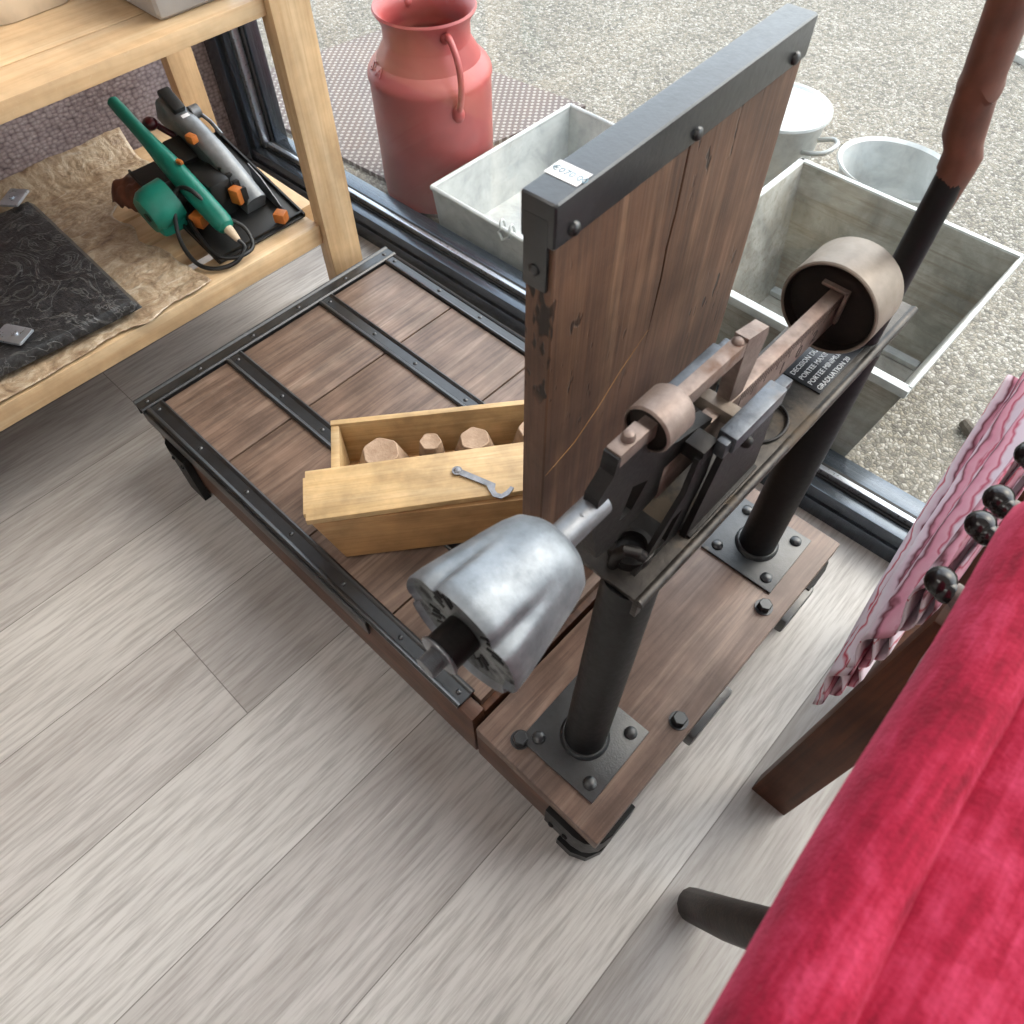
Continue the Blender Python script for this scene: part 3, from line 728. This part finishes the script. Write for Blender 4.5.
# blade guard: arched shell seen from above
gr, gf = V3((-.168,.425,.135)), V3((-.400,.414,.255))
ga = (gf-gr); Lg = ga.length; gx = ga.normalized(); gy = V3((0,1,0)); gz = gx.cross(gy); gz = gz if gz.z > 0 else -gz
m = MB(); rings = []
for i in range(25):
    t = i/24; bulge = .016*math.sin(PI*t); w = .0215*(1-.12*max(0, (t-.75)/.25)**2)
    c = gr+gx*(Lg*t)+gz*bulge
    rings.append([c+gy*(w*q)+gz*h for q, h in [(-1,-.05), (-1,-.006), (-.8,.0), (-.4,.0035), (.4,.0035), (.8,.0), (1,-.006), (1,-.05)]])
m.rings(rings); guard = obj('blade_guard', m, 'guard', saw, label='grey metal blade guard')
m = MB(); m.box(gf+V3((.004,-.013,-.004)), gf+V3((.055,.013,.010)), RY(math.radians(27)), gf+V3((.03,0,0)), .004); obj('guard_nose', m, 'blackpl', guard)
m = MB().box(gr+gx*Lg*.72+V3((-.008,-.008,.013)), gr+gx*Lg*.72+V3((.008,.008,.0165)), RY(math.radians(27)), None, .0005); obj('sticker', m, 'paper', guard)
# motor block, gearbox and end cap
m = MB().lathe((-.270,.400,.142), (0,-1,0), [(.036,0), (.036,.05), (.034,.06), (.034,.10), (.032,.112)], 28); m.box((-.335,.352,.105), (-.20,.402,.178), bev=.012)
m.box((-.36,.355,.15), (-.30,.395,.200), RY(.4), None, .006); obj('motor_body', m, 'blackpl', saw)
m = MB().lathe((-.262,.300,.152), (0,-1,-.12), [(.040,0), (.041,.030), (.039,.050), (.032,.060), (.010,.061)], 28, fn=lambda r, h, a: r*(1+.10*abs(math.cos(2*a))))
m.box((-.298,.245,.108), (-.224,.300,.150), None, None, .012); cap = obj('motor_cap', m, 'teal', saw, label='teal motor end cap')
obj('screw_cap', MB().lathe((-.250,.2395,.148), (0,-1,-.12), [(.009,0), (.009,.003), (.005,.003)], 18), 'blackpl', cap)
for lo, hi, a in (((-.195,.385,.135), (-.172,.405,.165), .3), ((-.300,.385,.215), (-.28,.40,.23), .2), ((-.135,.43,.098), (-.112,.452,.118), .5), ((-.215,.300,.118), (-.188,.325,.142), .4), ((-.27,.338,.205), (-.255,.346,.213), .2)):
    obj('orange_tab', MB().box(lo, hi, RZ(a), None, .003), 'orange', saw)
m = MB().ball((-.39,.365,.225), .015, (1,1,.8)).cyl((-.39,.37,.225), (-.36,.40,.19), .006); obj('front_knob', m, 'maroon', saw)
m = MB().tube([(-.345,.450,.228), (-.315,.452,.222), (-.285,.452,.208)], .004, 8).lathe((-.350,.440,.232), (0,1,0), [(.013,-.006), (.013,.012)], 18)
obj('guard_lever', m, 'steel', saw)
obj('blade', MB().prism([(-.235,.165), (-.20,.15), (-.15,.108), (-.15,.095), (-.23,.10)], [], (0,.462,0), (1,0,0), (0,0,1), .002), 'steel', saw)
m = MB()
for k in range(7):
    a = k/6; m.box((-.30+.02*k,.40,.13), (-.292+.02*k,.412,.20-.006*k), None, None, .001)
obj('blade_slot', m, 'blackpl', saw)
cordp = []
e = hr+ax*.028
ctrl = [e, V3((-.098,.335,.105)), V3((-.092,.305,.092)), V3((-.112,.268,.088)), V3((-.150,.252,.095)), V3((-.200,.262,.125)), V3((-.235,.300,.175)), V3((-.21,.320,.185)), V3((-.165,.335,.150)),
        V3((-.125,.360,.125)), V3((-.098,.352,.100)), V3((-.095,.315,.098)), V3((-.120,.288,.102)), V3((-.165,.288,.115)), V3((-.215,.300,.135)), V3((-.262,.330,.16)), V3((-.28,.35,.17))]
def catmull(P, n=8):
    out = []
    for i in range(len(P)-1):
        p0, p1, p2, p3 = P[max(i-1,0)], P[i], P[i+1], P[min(i+2,len(P)-1)]
        for k in range(n):
            t = k/n; out.append(.5*((2*p1)+(p2-p0)*t+(2*p0-5*p1+4*p2-p3)*t*t+(3*p1-p0-3*p2+p3)*t**3))
    return out+[P[-1]]
obj('power_cord', MB().tube(catmull(ctrl), .0042, 10), 'cable', saw)
def scrap(u, v):
    a = u*PI*.95+.1; r = .03+.035*(1-v)
    return V3((-.415+v*.07+.008*noise.noise(V3((u*3,v*3,4))), .285+.045*math.cos(a)*(1-.4*v), 0.103+.055*math.sin(a)*(1-.3*v)*.75+.012*noise.noise(V3((u*5,v*5,0)))))
tag(obj('leather_scrap', MB().grid(24, 16, scrap), 'brownbag', loc=(-.33,.29,.095), solid=.003), 'crumpled brown scrap between the saw motor and the bubble wrap', 'scrap')

# ------------------------------------------------------------------ red velvet chair in front
ch = thing('velvet_chair', 'red velvet upholstered chair close to the camera', 'chair', (1.45,-.08,F))
def cross(y, z_):
    k = 1
    x0 = 1.1512-.036*y
    bow = .0008*math.sin(y*30)
    return [(x0+.068+bow,.33), (x0+.016+bow,.60), (x0+bow,.668), (x0+.004+bow,.686), (x0+.012+bow,.698), (x0+.023+bow,.7025), (x0+.030+bow,.701), (x0+.035+bow,.6945), (x0+.040+bow,.6985), (x0+.055+bow,.7035), (x0+.085+bow,.706), (x0+.115+bow,.700), (x0+.135+bow,.68), (x0+.142+bow,.64), (x0+.15+bow,.33)]
m = MB(); rings = []
N = 44
for i in range(N+1):
    t = i/N; y = -.50+.675*t
    e = min(1.0, t/.06, (1-t)/.06); s = .86+.14*math.sqrt(max(0, 1-(1-e)**2)); 
    cs_ = cross(y, 0); cxm = sum(p[0] for p in cs_)/len(cs_)
    rings.append([V3((cxm+(p[0]-cxm)*s, y, .30+(p[1]-.30)*(.965+.035*(s-.86)/.14)+.0015*noise.noise(V3((y*22,p[0]*40,0))))) for p in cs_])
m.rings(rings); obj('backrest', m, 'velvet', ch, smooth=80)
obj('seat', MB().box((1.31,-.48,.18), (1.78,.15,.31), bev=.035, seg=4), 'velvet', ch)
obj('seat_rail', MB().box((1.335,-.46,.130), (1.76,.13,.20), bev=.01), 'legdark', ch)
def sabre(x0, y0, x1, y1):
    return MB().tube([(x0,y0,F+.003), (x0+.001*(x1>x0),y0,F+.012), (x0+(x1-x0)*.25,y0+(y1-y0)*.25,F+.10), (x0+(x1-x0)*.6,y0+(y1-y0)*.6,F+.26), (x1,y1,.24)], [.017,.023,.026,.027,.027], 14)
for a in ((1.203,.064,1.345,.058), (1.203,-.40,1.345,-.40), (1.74,.08,1.70,.08), (1.74,-.40,1.70,-.40)): obj('leg', sabre(*a), 'legdark', ch)

# ------------------------------------------------------------------ knobbed rack with striped cloth
rk = thing('peg_rack', 'weathered wooden rail with black knobs on a dark brown board leg', 'rack', (1.21,.45,F))
obj('board_leg', MB().box((1.178,.258,F), (1.236,.288,.415), bev=.002), 'leg', rk)
obj('board_leg', MB().box((1.190,.655,F), (1.246,.685,.415), bev=.002), 'leg', rk)
obj('cross_rail', MB().box((1.212,.289,F+.05), (1.236,.654,F+.11), bev=.002), 'leg', rk)
m = MB(); rings = []
for i in range(40):
    y = .190+.53*i/39; k = .0035*noise.noise(V3((y*30,0,0)))
    rings.append([V3((1.186+k,y,.417)), V3((1.184+k,y,.440)), V3((1.190+k,y,.449+k)), V3((1.208,y,.451-k)), V3((1.226,y,.449)), V3((1.236,y,.440)), V3((1.236,y,.417))])
m.rings(rings); obj('rail', m, 'weathered', rk, label='weathered grey wooden rail')
for y in (.268,.345,.383,.452,.520,.60):
    m = MB().ball((1.161,y,.452), .0128, (1,1.08,.95)).ball((1.169,y-.004,.450), .0108)
    p = obj('knob', m, 'knob', rk); 
    m = MB().tube([(1.172,y-.002,.450), (1.195,y-.006,.452), (1.214,y-.010,.450)], [.010,.011,.0095], 12); obj('knob_neck', m, 'weathered', p)
def cloth(k):
    def fn(u, v):          # u from the rail outwards/down, v along the rail
        y = .300+.440*v
        top = V3((1.183,y,.405-.012*k))
        hx = 1.182-.054*v+.003*k; hy = .325+.415*v; hz = .035+.255*v+.02*k
        hem = V3((hx,hy,hz))
        p = top*(1-u)+hem*u
        amp = .0085*math.sin(u*PI*6+k*1.3+v*3.0)
        sag = -.012*math.sin(PI*u)
        return p+V3((-amp*1.0+sag*.3, 0, sag+amp*.6))
    return fn
m = MB()
for k in range(3): m.grid(40, 50, (lambda kk: (lambda u, v: cloth(kk)(u, v)+V3((.0065*kk-.018, .010*kk, -.006*kk))))(k))
tag(obj('striped_cloth', m, 'stripe', loc=(1.15,.5,.1), solid=.0016), 'pink and white striped cloth hanging in folds from the knobbed rail', 'cloth')

# ------------------------------------------------------------------ outside
mt = MB()
cr = [(-1.25,1.30), (-1.12,1.555), (-.30,1.62), (-.45,.945), (-.99,.90)]
mt.prism([(-1.22,.895), (-1.135,1.525), (-.30,1.625), (-.43,.955)], [], (0,0,G+.006), (1,0,0), (0,1,0), .012)
tag(obj('door_mat', mt, 'mat', loc=(-.75,1.25,G)), 'brown perforated outdoor mat under the red milk can', 'mat')

mc = thing('milk_can', 'terracotta red metal milk can on the perforated mat', 'can', (-.332,1.042,G+.0125))
g0 = G+.0125
prof = [(.140,0), (.146,.002), (.146,.03), (.148,.034), (.148,.285), (.151,.295), (.149,.304), (.143,.314), (.116,.340), (.106,.348), (.1025,.358), (.1025,.402), (.109,.418), (.117,.428), (.120,.433), (.117,.438), (.112,.435), (.100,.420), (.095,.405), (.095,.380), (.138,.31), (.140,.03), (.002,.03)]
obj('can_body', MB().lathe((-.332,1.042,g0), (0,0,1), prof, 64), 'milkcan', mc)
for tx, da in (('S',-116), ('A',-101)):
    a = math.radians(da); rt = V3((-math.sin(a), math.cos(a), 0)); up = V3((-math.cos(a)*.027, -math.sin(a)*.027, .026))
    obj('raised_letter', text_mb([(tx, V3((-.332+.1425*math.cos(a), 1.042+.1425*math.sin(a), g0+.3185))-rt*.012, rt, up, .024, .0015)]), 'milkcan', mc)
def canp(r, z, a): return V3((-.332+r*math.cos(a), 1.042+r*math.sin(a), g0+z))
for a in (math.radians(-18), math.radians(162)):
    pts = catmull([canp(.100,.405,a), canp(.125,.412,a), canp(.162,.380,a), canp(.174,.335,a), canp(.166,.290,a), canp(.148,.255,a)], 6)
    obj('can_handle', MB().tube(pts, .0075, 12).ball(canp(.104,.405,a), .013).ball(canp(.150,.257,a), .015, (1,1,1.3)), 'milkcan', mc)

def tray(x0, x1, y0, y1, z0, z1, tx, ty, th=.004, rim=.007):
    """open sheet metal trough with sloped sides and rolled rim"""
    m = MB()
    T = [(x0,y0), (x1,y0), (x1,y1), (x0,y1)]; B = [(x0+tx,y0+ty), (x1-tx,y0+ty), (x1-tx,y1-ty), (x0+tx,y1-ty)]
    ins = lambda P, d: [(P[0][0]+d,P[0][1]+d), (P[1][0]-d,P[1][1]+d), (P[2][0]-d,P[2][1]-d), (P[3][0]+d,P[3][1]-d)]
    R = [[V3((*p, z0)) for p in B], [V3((*p, z1)) for p in T], [V3((*p, z1)) for p in ins(T, th)], [V3((*p, z0+th)) for p in ins(B, th)]]
    m.rings(R); return m
def rimtube(x0, x1, y0, y1, z, r):
    return MB().tube([(x0,y0,z), (x1,y0,z)], r, 10).tube([(x1,y0,z), (x1,y1,z)], r, 10).tube([(x1,y1,z), (x0,y1,z)], r, 10).tube([(x0,y1,z), (x0,y0,z)], r, 10)
t1 = thing('zinc_tray', 'shallow galvanised tray standing beside the red milk can', 'tray', (.09,1.13,G))
obj('tray_body', tray(-.168,.36,.872,1.385,G,-.05,.012,.012), 'zinc', t1); obj('rolled_rim', rimtube(-.168,.36,.872,1.385,-.05,.006), 'zinc', t1)
m = MB()
for dx in (0,.030):
    m.tube(catmull([V3((.060+dx,.885,-.085)), V3((.060+dx,.890,-.052)), V3((.060+dx,.880,-.036)), V3((.063+dx,.872,-.040)), V3((.066+dx,.868,-.055))], 5), .0035, 8)
m.tube([(.060,.868,-.06), (.075,.866,-.075), (.095,.868,-.06)], .004, 8); obj('wire_clip', m, 'zinc_white', t1)
t2 = thing('zinc_trough', 'large deep weathered zinc trough outside behind the scale', 'trough', (.77,1.09,G))
obj('trough_body', tray(.526,1.000,.865,1.325,G,.10,.045,.03,.006), 'zinc_old', t2)
m = MB().box((.518,1.320,.090), (1.004,1.332,.104), bev=.003).box((.518,.868,.090), (.532,1.332,.104), bev=.003).box((.996,.868,.090), (1.003,1.332,.104), bev=.002); obj('folded_rim', m, 'zinc', t2)
m = MB().box((.518,.856,.084), (1.003,.874,.102), bev=.004); obj('near_rim', m, 'zinc_white', t2, label='pale near rim')
obj('bottom_seam', MB().box((.575,1.268,G+.006), (.95,1.292,G+.020), bev=.004), 'zinc_white', t2)
tb = thing('lidded_tub', 'small pale metal tub with white lid beyond the zinc trough', 'tub', (.285,1.70,G))
obj('tub_body', MB().lathe((.285,1.70,G), (0,0,1), [(.098,0), (.102,.004), (.119,.175), (.123,.180), (.119,.185), (.002,.185)], 56), 'zinc', tb)
obj('tub_lid', MB().lathe((.285,1.70,G), (0,0,1), [(.126,.181), (.128,.185), (.126,.191), (.110,.195), (.102,.190), (.002,.199)], 56), 'zinc_white', tb)
def tubp(r, z, a): return V3((.285+r*math.cos(a), 1.70+r*math.sin(a), G+z))
hp = catmull([tubp(.118,.140,.05), tubp(.155,.155,.05), tubp(.175,.155,-.05), tubp(.175,.150,-.30), tubp(.150,.140,-.42), tubp(.117,.125,-.40)], 5)
obj('tub_handle', MB().tube(hp, .006, 10), 'zinc_white', tb)
def oval(cx, cy, z0, rb, rt, h):
    m = MB(); R = []
    for r, z in [(rb,0), (rb+.004,.004), ((rb+rt)/2,h*.5), (rt,h), (rt+.008,h+.003), (rt+.006,h+.008), (rt-.004,h+.002), ((rb+rt)/2-.005,h*.5), (rb-.004,.010), (.004,.010)]:
        R.append([V3((cx+r*1.06*math.cos(a), cy+r*.90*math.sin(a), z0+z)) for a in [2*PI*j/64 for j in range(64)]])
    m.rings(R); return m
tag(obj('oval_basin', oval(.640,1.63,G,.085,.130,.19), 'zinc_white', loc=(.640,1.63,G)), 'white oval metal basin behind the large zinc trough', 'basin')
m = MB().tube([(1.095,1.195,G+.012), (1.115,1.180,G+.013), (1.135,1.172,G+.012)], [.011,.013,.010], 10)
tag(obj('wood_stub', m, 'twig', loc=(1.115,1.18,G)), 'small dark stub of wood lying on the pebble paving', 'stick')
tag(obj('concrete_slab', MB().box((.60,2.62,G), (1.60,3.25,G+.02), RZ(-.35), None, .004), 'concrete', loc=(1.1,2.9,G)), 'pale concrete slab set in the pebbles at the top right', 'slab')

# ------------------------------------------------------------------ unseen fill lights added under the ceiling to brighten the interior
def fill_lamp(x, y, sx, sy, power, col):
    t = thing('ceiling_lamp', 'flat white ceiling panel lamp', 'lamp', (x,y,2.45), 'ceiling panel lamps')
    obj('lamp_frame', MB().box((x-sx/2-.03,y-sy/2-.03,2.425), (x+sx/2+.03,y+sy/2+.03,2.449), bev=.003), 'lampframe', t)
    l = bpy.data.lights.new('panel_light', 'AREA'); l.shape = 'RECTANGLE'; l.size = sx; l.size_y = sy; l.energy = power; l.color = col
    lo = bpy.data.objects.new('panel_light', l); C.objects.link(lo); lo.parent = t; lo.location = (0,0,-.03)
fill_lamp(.3,-1.2,1.2,.6,12,(1,.96,.92))
fill_lamp(2.0,-1.2,1.2,.6,10,(1,.96,.92))

w = bpy.data.worlds.new('World'); bpy.context.scene.world = w; w.use_nodes = True
nt = w.node_tree; bg = nt.nodes['Background']
sky = nt.nodes.new('ShaderNodeTexSky'); sky.sky_type = 'NISHITA'; sky.sun_disc = False; sky.sun_elevation = math.radians(48); sky.sun_rotation = math.radians(20); sky.dust_density = 4.0; sky.air_density = 1.0
mxn = nt.nodes.new('ShaderNodeMix'); mxn.data_type = 'RGBA'; mxn.inputs[0].default_value = .55
nt.links.new(sky.outputs[0], mxn.inputs[6]); mxn.inputs[7].default_value = (6.2,6.4,6.6,1)
nt.links.new(mxn.outputs[2], bg.inputs['Color']); bg.inputs['Strength'].default_value = .66

# ------------------------------------------------------------------ lift everything so that the floor is z = 0
for o in ROOTS: o.location.z += .18

# ------------------------------------------------------------------ camera
cam = bpy.data.cameras.new('Camera'); co = bpy.data.objects.new('Camera', cam); C.objects.link(co)
cam.sensor_width = 36.0; cam.lens = 36.0*738.4754/1024; cam.clip_start = .02
R_ = [[0.728789, 0.684728, -0.003806], [0.568016, -0.607652, -0.555083], [-0.382393, 0.402376, -0.831786]]
co.matrix_world = Matrix(((R_[0][0],-R_[1][0],-R_[2][0],1.10296), (R_[0][1],-R_[1][1],-R_[2][1],-.19052), (R_[0][2],-R_[1][2],-R_[2][2],.99874+.18), (0,0,0,1)))
cam.dof.use_dof = True; cam.dof.focus_distance = 1.15; cam.dof.aperture_fstop = 13.0
S = bpy.context.scene; S.camera = co
S.view_settings.view_transform = 'Standard'; S.view_settings.look = 'None'; S.view_settings.exposure = 0.12; S.view_settings.gamma = 1.0; S.view_settings.use_curve_mapping = False
S.cycles.max_bounces = 8; S.cycles.transparent_max_bounces = 12
